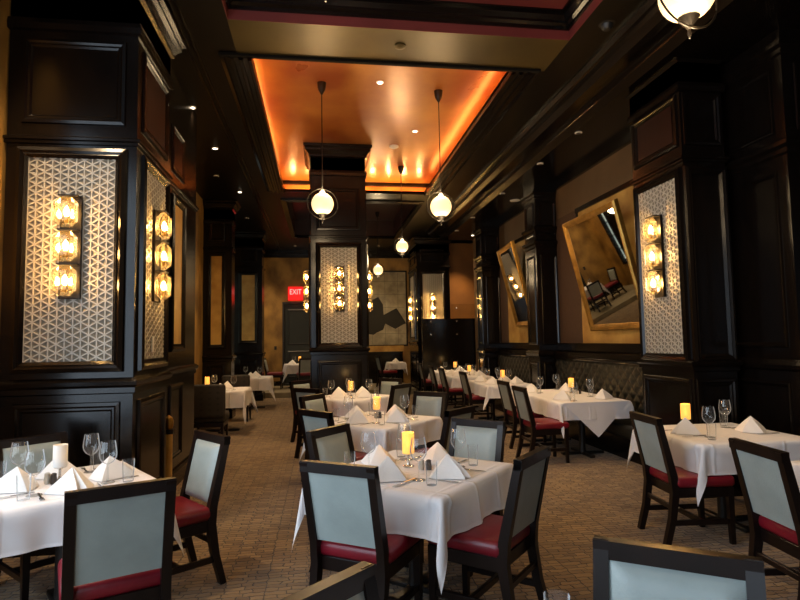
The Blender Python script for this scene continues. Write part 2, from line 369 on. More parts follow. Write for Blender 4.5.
# back wall details
d = MB().box(-1.27, .05, YB + .05, YB + .1, .15, 2.95)
dr = struct('door_1', d, 'door', smooth=0)
MB().ring(((0, YB + .05, 0), (1, 0, 0), (0, -1, 0)), -1.27, .05, .15, 2.95, [(0, .05), (0, .07), (.06, .07), (.08, .02)]).ring(((0, YB + .05, 0), (1, 0, 0), (0, -1, 0)), -1.1, -.12, .4, 1.3, [(0, 0), (.02, .015), (.05, .015), (.06, 0)]).ring(((0, YB + .05, 0), (1, 0, 0), (0, -1, 0)), -1.1, -.12, 1.5, 2.7, [(0, 0), (.02, .015), (.05, .015), (.06, 0)]).build('door_frame', 'black', dr, smooth=0)
struct('trim_7', MB().box(XL, -1.35, YB - .03, YB, .15, .3).box(.1, 2.8, YB - .05, YB, .15, 1.22), 'wood', smooth=0)
struct('trim_8', MB().box(.3, 2.83, YB - .08, YB, 1.22, 1.42), 'gold_panel', smooth=0)
struct('trim_9', MB().box(XL, XR, YB - .12, YB, 4.55, ZS).box(XL, XR, YB - .06, YB, 4.45, 4.55), 'wood', smooth=0)
struct('baseboard_left', MB().box(XL, XL + .03, 7.4, 16.7, 0, .2, .006), 'wood', smooth=0)
# right bay wall (behind banquettes) with fabric sides, gold panels, frieze
BX = 4.4
struct('wall_right_bay', MB().box(BX, BX + .12, 5.6, 15.7, 0, 4.6), 'bronze_wall', smooth=0)
def bay(i, y0, y1, g0, g1):
    struct('trim_%d' % (10 + i * 4), MB().box(BX - .012, BX, y0, y1, 1.5, 3.8), 'brown_fabric', smooth=0)
    struct('trim_%d' % (11 + i * 4), MB().box(BX - .03, BX - .012, g0, g1, 1.5, 3.72), 'gold_panel', smooth=0)
    struct('trim_%d' % (12 + i * 4), MB().box(BX - .06, BX, g0 - .06, g1 + .06, 3.72, 3.8).box(BX - .05, BX, g1, g1 + .05, 3.0, 3.72), 'wood', smooth=0)
    struct('trim_%d' % (13 + i * 4), MB().box(BX - .09, BX, y0, y1, 1.36, 1.5, .01).box(BX - .06, BX, y0, y1, 4.35, 4.48), 'wood', smooth=0)
bay(0, 6.1, 9.9, 6.6, 8.95)
bay(1, 10.45, 13.3, 10.7, 12.7)

# ------------------------------------------------------------------ pillars
def lattice(F, u0, u1, z0, z1, parent, a=.06, depth=.012, rib=.0045):
    """sunken triangles between raised ribs along three directions, clipped to the panel"""
    sl = a * 2 / math.sqrt(3); cells, ribs = bmesh.new(), bmesh.new()
    cols = int((u1 - u0) / a) + 2; rows = int((z1 - z0) / sl) + 3
    def P(i, j): return Vector((i * a, j * sl + (sl / 2 if i % 2 else 0), 0))
    for i in range(cols):
        for j in range(-1, rows):
            if i % 2 == 0: tr = ((P(i, j), P(i + 1, j), P(i, j + 1)), (P(i + 1, j), P(i + 1, j + 1), P(i, j + 1)))
            else: tr = ((P(i, j), P(i + 1, j + 1), P(i, j + 1)), (P(i, j), P(i + 1, j), P(i + 1, j + 1)))
            for t in tr:
                c = (t[0] + t[1] + t[2]) / 3; k0 = 1 - rib * 2 * math.sqrt(3) / sl
                inn = [c + (p - c) * k0 for p in t]
                ro = [ribs.verts.new(p) for p in t]; ri = [ribs.verts.new(p) for p in inn]; rd = [ribs.verts.new(p + Vector((0, 0, -.004))) for p in inn]
                ci = [cells.verts.new(p + Vector((0, 0, -.004))) for p in inn]; cv = cells.verts.new(c + Vector((0, 0, -depth)))
                for k in range(3):
                    q = (k + 1) % 3
                    ribs.faces.new((ro[k], ro[q], ri[q], ri[k])); ribs.faces.new((ri[k], ri[q], rd[q], rd[k])); cells.faces.new((ci[k], ci[q], cv))
    W, H = u1 - u0, z1 - z0; O, u, n = (Vector(q) for q in F)
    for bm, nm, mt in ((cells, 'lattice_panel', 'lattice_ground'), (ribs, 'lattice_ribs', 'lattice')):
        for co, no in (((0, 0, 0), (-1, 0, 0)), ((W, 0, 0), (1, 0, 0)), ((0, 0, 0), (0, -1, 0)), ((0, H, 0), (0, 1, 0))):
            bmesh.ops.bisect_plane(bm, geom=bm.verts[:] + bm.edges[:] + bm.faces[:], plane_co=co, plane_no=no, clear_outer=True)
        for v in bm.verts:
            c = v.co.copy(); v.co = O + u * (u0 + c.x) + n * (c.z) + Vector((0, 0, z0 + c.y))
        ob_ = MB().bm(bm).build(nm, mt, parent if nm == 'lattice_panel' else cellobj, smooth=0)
        cellobj = ob_

PANEL = [(-.005, 0), (0, .03), (.03, .042), (.05, .03), (.06, .034), (.085, .012), (.085, 0)]
THINF = [(0, 0), (.006, .018), (.03, .022), (.045, .012), (.06, .012), (.075, -.0), (.075, 0)]
def pillar(label, x0, x1, y0, y1, top, faces, lat=(1.475, 3.115), rail=1.28, mid=3.265, up=(3.40, 4.12), crown=4.52, low=1.15, pan='lattice', mg=None, name='pillar', uppermat='red_wood', plain=''):
    cx, cy = (x0 + x1) / 2, (y0 + y1) / 2
    t = thing(name, label, 'pillar', (cx, cy, 0))
    a, b, c, e = x0 - cx, x1 - cx, y0 - cy, y1 - cy
    MB().box(a, b, c, e, 0, top).build('shaft', 'wood', t, smooth=0)
    MB().wrap(a, b, c, e, [(0, 0), (.03, 0), (.03, .16), (.02, .19), (0, .2)]).build('plinth', 'wood', t, smooth=0)
    MB().wrap(a, b, c, e, [(0, rail - .07), (.02, rail - .06), (.02, rail - .02), (.04, rail), (.045, rail + .03), (.02, rail + .05), (0, rail + .06)]).build('chair_rail', 'wood', t, smooth=0)
    MB().wrap(a, b, c, e, [(0, mid - .035), (.018, mid - .03), (.018, mid - .008), (.034, mid), (.034, mid + .02), (.016, mid + .03), (0, mid + .04)]).build('middle_moulding', 'wood', t, smooth=0)
    if crown:
        MB().wrap(a, b, c, e, [(0, crown - .34), (.025, crown - .33), (.03, crown - .28), (.02, crown - .24), (0, crown - .235), (0, crown - .02), (.03, crown), (.03, crown + .03), (.06, crown + .07), (.09, crown + .1), (.09, crown + .13), (.12, crown + .16), (.12, min(top, crown + .2))]).build('cornice', 'wood', t, smooth=0)
    for fc in faces:
        F = {'F': ((a, c, 0), (1, 0, 0), (0, -1, 0)), 'R': ((b, c, 0), (0, 1, 0), (1, 0, 0)), 'L': ((a, e, 0), (0, -1, 0), (-1, 0, 0))}[fc]
        W = (b - a) if fc == 'F' else (e - c)
        g = mg if mg else .15
        if isinstance(g, dict): g = g[fc]
        g0, g1 = g if isinstance(g, tuple) else (g, g)
        u0, u1 = g0, W - g1
        Fp = (Vector(F[0]) + Vector(F[2]) * .014, F[1], F[2])
        if pan == 'lattice' and fc not in plain:
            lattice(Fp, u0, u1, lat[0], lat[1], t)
        elif fc not in plain:
            MB().quad(Fp, u0, u1, lat[0], lat[1], -.008).build('gold_panel', 'gold_panel', t, smooth=0)
        MB().ring(F, u0 - .085, u1 + .085, lat[0] - .085, lat[1] + .085, PANEL).build('panel_frame', 'wood', t, smooth=0)
        MB().ring(F, u0 - .07, u1 + .07, .3, low, THINF).build('lower_panel', 'wood', t, smooth=0)
        up_ = MB().ring(F, u0 - .07, u1 + .07, up[0], up[1], THINF)
        upo = up_.build('upper_panel', 'wood', t, smooth=0)
        if uppermat and fc != 'F': MB().quad(F, u0 + .02, u1 - .02, up[0] + .08, up[1] - .08, .004).build('upper_panel_field', uppermat, upo, smooth=0)
    return t
P1 = (-2.487, -1.495, 4.8, 5.8)
pillar('large dark panelled pillar at left with lattice panels and crystal sconces', *P1, ZS, 'FR', mg={'F': (.175, .16), 'R': (.2, .17)})
pillar('narrow dark pillar just behind the large left pillar with a slim gold panel', XL, -1.65, 5.95, 7.75, ZS, 'R', lat=(1.6, 3.2), pan='gold', mg=(.62, .76), mid=3.4, up=(3.55, 4.1), crown=None)
pillar('dark left wall pillar beyond the gold strip, slim gold panel on its front', XL, -1.9, 12.5, 12.9, ZS, 'F', lat=(1.57, 3.48), pan='gold', mg=(.17, .21), mid=3.65, up=(3.8, 4.3))
pillar('farthest dark left pillar near the exit door, slim gold panel on front', XL + .05, -1.61, 16.0, 16.6, ZS, 'F', lat=(1.66, 3.48), pan='gold', mg=(.29, .2), mid=3.7, up=(3.85, 4.3))
# centre column
CCX0, CCX1, CCY0, CCY1 = -.155, .787, 9.6, 10.54
pillar('freestanding dark centre column with lattice panel and sconces, rising into the orange cove', CCX0, CCX1, CCY0, CCY1, 4.995, 'FRL', lat=(1.572, 3.202), rail=1.44, mid=3.38, up=(3.5, 4.25), crown=4.79, low=1.28, mg=.165, uppermat=None, name='column')
# right column beyond the partition
pillar('dark column at back right with a sconce panel above the partition', 2.83, 3.82, 16.3, 17.8, ZS, 'FL', lat=(1.7, 3.55), rail=1.5, mid=3.75, up=(3.9, 4.3), crown=4.45, mg={'F': (.17, .22), 'L': (.4, .4)}, uppermat=None, name='column')
# right pillar
pillar('large dark panelled pillar at right with a lattice panel and sconce facing left', 3.7, 4.18, 5.2, 6.12, ZS, 'FL', lat=(1.41, 3.25), rail=1.3, mid=3.42, up=(3.56, 4.12), crown=4.47, low=1.16, pan='lattice', plain='F', mg={'F': (.09, .09), 'L': (.12, .12)})
# nearest right wall pilaster (panelled, plain)
def plain_pilaster(label, x0, x1, y0, y1, top, faces, capz=(3.3, 4.45), g=.09, slim=False):
    cx, cy = (x0 + x1) / 2, (y0 + y1) / 2
    t = thing('pilaster', label, 'pilaster', (cx, cy, 0))
    a, b, c, e = x0 - cx, x1 - cx, y0 - cy, y1 - cy
    MB().box(a, b, c, e, 0, top).build('shaft', 'wood', t, smooth=0)
    MB().wrap(a, b, c, e, [(0, 0), (.03, 0), (.03, .18), (0, .2)]).build('plinth', 'wood', t, smooth=0)
    MB().wrap(a, b, c, e, [(0, 1.25), (.03, 1.27), (.04, 1.31), (.02, 1.36), (0, 1.37)]).build('chair_rail', 'wood', t, smooth=0)
    for z in capz:
        MB().wrap(a, b, c, e, [(0, z - .08), (.02, z - .06), (.02, z - .02), (.05, z + .01), (.05, z + .05), (.02, z + .07), (0, z + .08)]).build('capital_moulding', 'wood', t, smooth=0)
    for fc in faces:
        F = {'F': ((a, c, 0), (1, 0, 0), (0, -1, 0)), 'L': ((a, e, 0), (0, -1, 0), (-1, 0, 0))}[fc]
        W = (b - a) if fc == 'F' else (e - c)
        for z0, z1, nm in ((.3, 1.15, 'lower_panel'), (1.47, 3.14, 'middle_panel'), (3.5, 4.15, 'upper_panel')):
            MB().ring(F, g, W - g, z0, z1, [(0, 0), (.006, .016), (.02, .02), (.04, .008), (.05, .0)]).build(nm, 'wood', t, smooth=0)
    return t
plain_pilaster('plain dark panelled pilaster at the right edge of the photo', 4.3, XR, 4.55, 5.6, ZS, 'FL', capz=(3.35, 4.3), g=.12)
plain_pilaster('dark pilaster between the two leaning mirrors', 3.98, 4.45, 9.9, 10.45, 4.5, 'FL', capz=(3.35, 3.62, 4.3), g=.07)
plain_pilaster('dark pilaster beyond the far leaning mirror', 3.95, 4.45, 13.3, 13.85, 4.5, 'FL', capz=(3.35, 3.62, 4.3), g=.07)
# golden lit wall and partition at the far right
struct('wall_back_right', MB().box(3.82, 5.0, 17.0, 17.15, 0, 4.6), mat('amber_wall', hexc('7a4d1c'), .55, col2=hexc('8f5c22'), scale=1.5), smooth=0)
t = thing('partition', 'low dark partition screen with metal studs beyond the far banquette tables', 'partition', (3.75, 15.85, 0))
MB().box(-.88, .98, -.04, .04, 0, 2.2, .005).build('partition_board', 'wood', t, smooth=0)
MB().box(-.2, .98, -.006, .006, 2.2, 2.62).build('glass_pane', 'pane', t, smooth=0)
for x in (-.62, .14, .95):
    for z in (1.75, 2.13, 2.5):
        if z > 2.2 and x < 0: continue
        MB().lathe([(.025, 0), (.025, .012), (.012, .02)], 10).build('stud', 'steel', t).matrix_local = Matrix.Translation((x, -.04 if z < 2.2 else -.006, z)) @ Matrix.Rotation(R(90), 4, 'X')

# ------------------------------------------------------------------ sconces
BULBS = []
def sconce_proto():
    t = thing('wall_sconce', '', 'wall light', group='crystal wall sconces')
    H = .83
    MB().box(-.075, .075, -.022, 0, 0, H, .004).build('backplate', 'iron', t, smooth=0)
    MB().box(.075, .09, -.03, 0, .0, H).build('side_rail', 'iron', t, smooth=0)
    for k in range(3):
        z0 = .012 + k * .273; 
        g = MB().box(-.09, .08, -.135, -.024, z0 + .008, z0 + .25, .045)
        g.build('crystal_shade', 'crystal', t, smooth=0)
        s = MB().lathe([(.016, 0), (.016, .05), (.011, .055)], 10, (0, -.078, z0 + .04)); sk = s.build('socket', 'brass', t)
        MB().lathe([(.008, 0), (.019, .02), (.021, .035), (.015, .055), (.003, .078)], 12, (0, -.078, z0 + .095)).build('bulb', 'bulb', sk)
        MB().box(-.06, .084, -.1, 0, z0 + .256, z0 + .266).build('band', 'iron', t, smooth=0)
    return t
SC = sconce_proto(); SC_used = [False]
def sconce(x, y, z, rot, label, e=5., s=1.):
    if not SC_used[0]:
        SC_used[0] = True; o = SC; o.location = (x, y, z); o.rotation_euler.z = rot; o['label'] = label
    else: o = dup(SC, (x, y, z), rot, label, 'crystal wall sconces')
    o.scale = (s, s, s)
sconce(-1.985, 4.786, 1.97, 0, 'crystal sconce of three lamps on the front of the large left pillar')
sconce(-1.481, 5.3, 1.98, R(90), 'crystal sconce on the aisle side of the large left pillar')
sconce(.32, 9.586, 2.10, 0, 'crystal sconce on the front of the centre column', 5, .94)
sconce(-.169, 10.07, 2.10, R(-90), 'crystal sconce seen side-on at the left of the centre column', 4, .94)
sconce(.801, 10.07, 2.10, R(90), 'crystal sconce seen side-on at the right of the centre column', 4, .94)
sconce(3.28, 16.286, 2.13, 0, 'crystal sconce on the front of the back right column')
sconce(2.816, 17.05, 2.13, R(-90), 'crystal sconce on the left side of the back right column', 4)
sconce(3.686, 5.66, 2.02, R(-90), 'crystal sconce on the lattice panel of the large right pillar', 5, 1.08)
# small switch plate on pillar 1 right face
tag(MB().box(-.006, .006, -.03, .03, 0, .14, .003).build('thermostat', 'white', loc=(-1.474, 5.25, 1.53)), 'small pale wall control on the aisle side lattice of the left pillar', 'thermostat')

# ------------------------------------------------------------------ pendants
def pendant(x, y, zg, zt, label, r=.143, first=None):
    t = thing('pendant_lamp', label, 'pendant lamp', (x, y, zg), group='globe pendant lamps')
    MB().lathe([(r * math.sin(PI * (k + .5) / 16), -r * math.cos(PI * (k + .5) / 16)) for k in range(16)], 28).build('globe', 'globe', t)
    rr = r * 1.4
    MB().tube([(rr * math.cos(2 * PI * k / 40), .12 * rr * math.sin(2 * PI * k / 40), rr * math.sin(2 * PI * k / 40)) for k in range(40)], .006, 6, True).build('hoop', 'iron', t, rotz=R(10))
    MB().tube([(0, 0, r), (0, 0, zt - zg - .05)], .007, 8).build('stem', 'iron', t)
    MB().lathe([(.008, -.16), (.02, -.14), (.045, -.1), (.055, -.06), (.06, 0)], 16, (0, 0, zt - zg)).build('canopy', 'brass' if zt > 5.3 else 'iron', t)
    MB().lathe([(.004, -r * 1.4 - .05), (.012, -r * 1.4 - .02), (.008, -r * 1.4), (.05, -r * 1.02), (.06, -r * .95)], 12).build('finial', 'iron', t)
    MB().lathe([(.06, r * .95), (.05, r * 1.02), (.012, r * 1.3)], 12).build('cap', 'iron', t)
    light('pendant_glow', (x, y, zg - r - .12), 26, (1, .72, .40), .12)
    light('pendant_glow', (x, y, zg + r + .1), 30, (1, .72, .40), .1)
    return t
pendant(.035, 7.25, 3.381, ZC, 'lit globe pendant hanging before the centre column')
pendant(1.622, 7.33, 3.392, ZC, 'lit globe pendant hanging at the right of the orange cove')
pendant(1.58, 10.7, 3.415, ZC, 'smaller lit globe pendant at the far right corner of the cove', .118)
pendant(1.6, 15.5, 3.56, 5.2, 'lit globe pendant hanging before the map on the back wall', .135)
pendant(2.04, 2.75, 3.505, ZS + .255, 'lit globe pendant with metal hoop cut by the top right edge', .15)
pendant(.035, 2.7, 3.545, ZS + .255, 'globe pendant above the top edge, only its finial tip showing', .15)
def disc(x, y, z, label, nm='downlight', m='downlight', r=.038, h=.012):
    t = thing(nm, label, 'ceiling light' if nm == 'downlight' else nm.replace('_', ' '), (x, y, z), group=None)
    MB().lathe([(r * 1.35, 0), (r * 1.35, -h * .6), (r, -h)], 18).build('trim_ring', 'black' if nm == 'camera_dome' else m if nm == 'smoke_detector' else 'white', t)
    MB().lathe([(r * .96, -h), (r * .5, -h * 1.5), (.001, -h * 1.6)] if nm != 'camera_dome' else [(r, -h), (r * .9, -h - r * .5), (r * .6, -h - r * .85), (.001, -h - r)], 18).build('lens', m, t)
disc(-1.653, 7.48, ZS, 'recessed downlight in the left soffit, nearest of three')
disc(-1.645, 9.06, ZS, 'recessed downlight in the left soffit, middle of three')
disc(-1.626, 11.7, ZS, 'recessed downlight in the left soffit, farthest of three')
disc(.797, 7.14, ZC, 'recessed downlight in the orange cove ceiling, nearer one')
disc(1.546, 8.81, ZC, 'recessed downlight in the orange cove ceiling, farther one')
disc(4.05, 11.13, ZS - .22, 'pale round ceiling speaker above the far mirror', 'ceiling_speaker', 'white', .08)
disc(4.2, 15.0, ZS - .22, 'recessed downlight before the amber wall at far right')
disc(1.296, 9.55, ZC, 'pale round smoke detector in the orange cove', 'smoke_detector', 'white', .06, .03)
disc(.85, 5.66, ZS, 'small round smoke detector on the gold ceiling beam', 'smoke_detector', 'beam', .045, .02)
disc(2.84, 5.03, ZS + .004, 'dark security camera dome on the ceiling at right', 'camera_dome', 'black', .06, .01)
BEAMS = [(-1.653, 7.48, ZS, 16), (-1.645, 9.06, ZS, 16), (-1.626, 11.7, ZS, 20), (.797, 7.14, ZC, 40), (1.546, 8.81, ZC, 40), (4.2, 16.2, ZS, 70)]
for k, (x, y, z, e) in enumerate(((3.42, 4.4, ZS - .14, 24), (3.5, 2.7, ZS - .14, 18), (3.62, 7.3, ZS - .22, 16), (3.62, 8.7, ZS - .22, 16), (3.6, 10.6, ZS - .22, 18), (3.6, 12.8, ZS - .22, 20), (3.6, 14.4, ZS - .22, 26), (-2.2, 4.05, ZS, 50), (-1.9, 10.6, ZS, 34), (-1.8, 14.2, ZS, 34), (-.8, 18.3, ZS, 26), (1.9, 18.2, ZS, 34), (-1.9, 18.4, ZS, 36))):  # added downlights with no fixture seen; their spots brighten tables and walls
    disc(x, y, z, 'added dark baffled ceiling downlight over ' + ('the front right table', 'the table cut by the right edge', 'the near end of the near banquette table', 'the far end of the near banquette table', 'the second banquette table', 'the third banquette table', 'the farthest banquette table', 'the gold wall at the left edge', 'the nearer left wall table', 'the farther left wall table', 'the doorway table', 'the wall map', 'the back left gold wall')[k], m='black')
    BEAMS.append((x, y, z, e))
for x, y, z, e in BEAMS:
    l = bpy.data.lights.new('downlight_beam', 'SPOT'); l.energy = e * 6; l.color = (1, .70, .40); l.spot_size = R(80); l.spot_blend = .8; l.shadow_soft_size = .05
    o = bpy.data.objects.new('downlight_beam', l); COL.objects.link(o); o.location = (x, y, z - .03)

# ------------------------------------------------------------------ mirrors, map, exit sign
def mirror(y0, y1, zb, zt, xb, xt, label, tilt):
    yc = (y0 + y1) / 2; w = y0 - y1; h = math.hypot(zt - zb, xb - xt); lean = math.atan2(xb - xt, zt - zb)
    t = thing('leaning_mirror', label, 'mirror', (xb, yc, zb))
    F = ((0, 0, 0), (1, 0, 0), (0, -1, 0))
    MB().ring(F, -w / 2, w / 2, 0, h, [(0, -.03), (0, .03), (.02, .05), (.06, .04), (.085, .02), (.1, .012), (.1, -.03)]).build('frame', 'gold_frame', t, smooth=0)
    MB().box(-w / 2 + .09, w / 2 - .09, -.012, .0, .09, h - .09).build('mirror_glass', 'mirror', t, smooth=0)
    MB().box(-w / 2 + .02, w / 2 - .02, .0, .025, .02, h - .02).build('backing', 'black', t, smooth=0)
    for s in (-1, 1): MB().tube([(s * w * .3, .02, h * .85), (s * w * .3, .02 + .06, h * .95)], .006, 6).build('hanging_wire', 'iron', t)
    t.rotation_mode = 'XYZ'
    t.matrix_world = Matrix.Translation((xb, yc, zb)) @ Matrix.Rotation(R(-90) + tilt, 4, 'Z') @ Matrix.Rotation(lean, 4, 'X')
    return t
mirror(8.45, 6.85, 1.70, 3.42, 4.3, 3.88, 'large gold framed mirror leaning out from the wall over the near banquette', R(0))
mirror(12.05, 10.72, 1.86, 3.56, 4.3, 3.9, 'smaller looking gold framed mirror leaning out beyond the dark pilaster', R(-5.6))

t = thing('wall_map', 'large pale framed map with a dark landmass on the back wall', 'map', (1.75, YB - .02, 1.43))
MB().box(-1.2, 1.2, -.03, 0, 0, 2.55).build('map_sheet', 'map_paper', t, smooth=0)
MB().ring(((0, -.03, 0), (1, 0, 0), (0, -1, 0)), -1.23, 1.23, -.03, 2.58, [(0, -.03), (0, .02), (.04, .02), (.05, 0)]).build('map_frame', 'iron', t, smooth=0)
land = [(-.95, .5), (-.4, .42), (.05, .37), (.15, .44), (.38, .54), (.45, .75), (.8, .56), (1.05, .7), (1.18, .75), (1.0, 1.05), (.85, 1.28), (.4, 1.05), (.38, 1.41), (.22, 1.67), (0, 1.56), (-.12, 1.15), (-.5, 1.25), (-.9, 1.1)]
n = len(land); lm = MB().add([(x, -.036, z) for x, z in land] + [(x, -.031, z) for x, z in land], [tuple(range(n))] + [(i, (i + 1) % n, n + (i + 1) % n, n + i) for i in range(n)])
lm.build('landmass', 'map_land', t, smooth=0)
ln = MB()
for k in range(5): ln.box(-1.15, 1.15, -.033, -.0305, .4 + k * .45, .408 + k * .45)
for k in range(5): ln.box(-.9 + k * .45, -.892 + k * .45, -.033, -.0305, .05, 2.5)
ln.build('grid_line', 'map_line', t, smooth=0)

t = thing('exit_sign', 'glowing red exit sign above the dark doorway', 'exit sign', (-.83, YB - .03, 3.0))
MB().box(-.25, .25, -.05, .03, 0, .46, .01).build('sign_box', 'exit_red', t, smooth=0)
cu = bpy.data.curves.new('exit_text', 'FONT'); cu.body = 'EXIT'; cu.size = .25; cu.align_x = 'CENTER'; cu.extrude = .006; cu.space_character = 1.0
tmp = bpy.data.objects.new('exit_text', cu); COL.objects.link(tmp)
bpy.context.view_layer.update()
me = bpy.data.meshes.new_from_object(tmp.evaluated_get(bpy.context.evaluated_depsgraph_get())); bpy.data.objects.remove(tmp)
me.materials.clear(); me.materials.append(M['exit_letter'])
o = bpy.data.objects.new('exit_letters', me); COL.objects.link(o); o.parent = t; o.location = (0, -.058, .2); o.rotation_euler = (R(90), 0, 0); o.scale = (.78, 1, 1)
light('exit_glow', (-.83, YB - .25, 2.95), .8, (1, .03, .02), .1)
# wall plate beside the door
tag(MB().box(-.04, .04, -.015, 0, 0, .12, .004).build('fire_call_plate', 'black', loc=(-1.5, YB + .005, 1.35)), 'small dark wall plate beside the exit doorway', 'wall plate')

# short post beside the left pillar
t = thing('post', 'short wooden post with a round brass top beside the left pillar', 'post', (-1.52, 6.0, 0))
MB().lathe([(.05, 0), (.05, .06), (.038, .09), (.038, .7), (.044, .72)], 16).build('post_shaft', 'gold_panel', t)
MB().lathe([(.046, .7), (.046, .745)], 16).build('collar', 'iron', t)
MB().lathe([(.03, .745), (.045, .78), (.047, .82), (.036, .86), (.004, .885)], 16).build('round_top', 'brass', t)

# ------------------------------------------------------------------ banquettes
def banquette(y0, y1, label, xf=3.88):
    xb = BX - .02; t = thing('banquette', label, 'banquette', ((xf + xb) / 2, (y0 + y1) / 2, 0)); cx = (xf + xb) / 2; L = (y1 - y0) / 2
    a, b = xf - cx, xb - cx
    MB().box(a + .06, b, -L, L, 0, .28).build('base', 'wood', t, smooth=0)
    MB().box(a, b - .1, -L, L, .28, .45, .04, 3).build('seat', 'leather_tuft', t)
    # tufted backrest: diamond relief
    ny, nz = int(2 * L / .018), 44; vs = []; fs = []
    for i in range(ny + 1):
        for j in range(nz + 1):
            y = -L + 2 * L * i / ny; z = .43 + .78 * j / nz
            p = y / .10; q = (z - .43) / .095
            u1, u2 = (p + q) / 2, (p - q) / 2
            d = min(abs(u1 - round(u1)), abs(u2 - round(u2))) * 2
            dep = .034 * math.sqrt(max(0, min(1, d * 1.3)))
            edge = min(1, min(j, nz - j) / 3)
            vs.append((b - .09 - dep * edge - .015, y, z))
    for i in range(ny):
        for j in range(nz): fs.append((i * (nz + 1) + j, (i + 1) * (nz + 1) + j, (i + 1) * (nz + 1) + j + 1, i * (nz + 1) + j + 1))
    MB().add(vs, fs).build('tufted_backrest', 'leather_tuft', t, smooth=80)
    MB().box(b - .1, b, -L, L, .28, 1.22).build('back_board', 'wood', t, smooth=0)
    MB().box(b - .16, b, -L, L, 1.21, 1.26, .012, 2).box(b - .13, b, -L, L, 1.26, 1.35, .008).build('ledge', 'wood', t, smooth=30)
banquette(6.2, 9.82, 'tufted dark leather banquette under the large near mirror')
banquette(10.53, 13.22, 'tufted dark leather banquette under the far mirror')

# ------------------------------------------------------------------ chairs
def chair_proto():
    t = thing('dining_chair', '', 'chair', group='grey and red dining chairs')
    W = .205
    def seat(): return MB().box(-.235, .235, -.225, .25, .432, .52, .034, 3)
    seat().build('seat', 'leather_red', t, smooth=50)
    MB().box(-.22, .22, -.215, .235, .36, .435, .004).build('seat_frame', 'chair_wood', t, smooth=0)
    for s in (-1, 1):
        MB().beam([(s * W, -.31, 0), (s * W, -.255, .2), (s * W, -.225, .40), (s * W, -.235, .52), (s * W, -.335, .962)], .046, [.042, .048, .058, .056, .042]).build('rear_leg', 'chair_wood', t, smooth=20)
        MB().beam([(s * .2, .215, 0), (s * .2, .21, .43)], [.034, .046], [.034, .046]).build('front_leg', 'chair_wood', t, smooth=0)
        MB().box(s * .2 - .012, s * .2 + .012, -.26, .21, .15, .19, .003).build('side_stretcher', 'chair_wood', t, smooth=0)
    MB().box(-.2, .2, -.255, -.232, .265, .30, .003).build('rear_stretcher', 'chair_wood', t, smooth=0)
    MB().box(-.2, .2, -.03, -.005, .15, .19, .003).build('cross_stretcher', 'chair_wood', t, smooth=0)
    # top rail follows the rake of the back
    k = (.335 - .235) / (.962 - .52)
    def yb(z): return -.235 - (z - .52) * k
    MB().beam([(-.228, yb(.937), .937), (.228, yb(.937), .937)], .044, .056, wdir=(0, 1, 0)).build('top_rail', 'chair_wood', t, smooth=0)
    # upholstered back panel, flat behind and padded in front
    nx, nz = 12, 16; z0, z1, wx = .532, .912, .184
    vs = []; fs = []
    for side in (0, 1):
        for i in range(nx + 1):
            for j in range(nz + 1):
                x = -wx + 2 * wx * i / nx; z = z0 + (z1 - z0) * j / nz
                e = min(1, min(i, nx - i) / 2, min(j, nz - j) / 2)
                if side == 0: y = yb(z) + .012 + .028 * math.sqrt(e) * (1 + .15 * math.sin(PI * i / nx))
                else: y = yb(z) - .016
                vs.append((x, y, z))
    S = (nx + 1) * (nz + 1)
    for i in range(nx):
        for j in range(nz):
            q = (i * (nz + 1) + j, (i + 1) * (nz + 1) + j, (i + 1) * (nz + 1) + j + 1, i * (nz + 1) + j + 1)
            fs += [q, tuple(S + w for w in q[::-1])]
    bd = [(i, 0) for i in range(nx)] + [(nx, j) for j in range(nz)] + [(i, nz) for i in range(nx, 0, -1)] + [(0, j) for j in range(nz, 0, -1)]
    ix = [i * (nz + 1) + j for i, j in bd]
    for k2 in range(len(ix)):
        a, b = ix[k2], ix[(k2 + 1) % len(ix)]; fs.append((a, b, S + b, S + a))
    MB().add(vs, fs).build('back_panel', 'leather_grey', t, smooth=50)
    return t
CH = chair_proto(); CH_used = [False]
def chair(mx, my, facing, label, z=0.):
    """mx,my = ground position under the middle of the top rail; facing in degrees"""
    f = R(facing); x = mx + .325 * math.cos(f); y = my + .325 * math.sin(f)
    if not CH_used[0]:
        CH_used[0] = True; o = CH; o.location = (x, y, z); o.rotation_euler.z = f - PI / 2; o['label'] = label
    else: o = dup(CH, (x, y, z), f - PI / 2, label, 'grey and red dining chairs')
    return o
chair(.087, 3.0, 56, 'grey backed chair with red seat at the near left side of the nearest centre table')
chair(1.163, 3.05, 138, 'chair at the near right side of the nearest centre table, back turned to camera')
chair(.06, 4.25, -40, 'padded grey chair facing right at the far left side of the nearest centre table')
chair(1.22, 4.36, 226, 'padded grey chair facing the camera behind the nearest centre table')
chair(-.05, 5.3, 38, 'second centre table chair at left whose pale blue back catches daylight')
chair(-.1, 6.85, -36, 'second centre table chair at far left with its padded front showing')
chair(1.32, 6.82, 228, 'second centre table chair at far right, padded front facing the camera')
chair(1.27, 5.12, 134, 'second centre table chair at near right, mostly hidden by the padded chair before it')
chair(-.2, 7.85, 48, 'third centre table chair at near left, back to the camera')
chair(-.33, 9.45, -44, 'third centre table chair at far left, beside the centre column')
chair(1.15, 8.1, 136, 'third centre table chair at near right, dark back to the camera')
chair(1.16, 9.46, 226, 'third centre table chair at far right, facing the camera')
chair(-.9, 2.77, 114, 'front left table chair nearest the camera, grey back and red seat edge')
chair(-.775, 4.19, 217, 'front left table chair beside the aisle, turned towards the left')
chair(-2.03, 4.36, -46, 'front left table chair behind the table against the dark pillar')
chair(2.6, 4.28, -5, 'chair drawn up to the left side of the front right table, red seat')
chair(2.49, 2.97, -6, 'chair at the right edge of the photo beside the cut off table')
chair(1.04, 1.6, 235, 'nearest chair at bottom right, only its top rail and padded back showing')
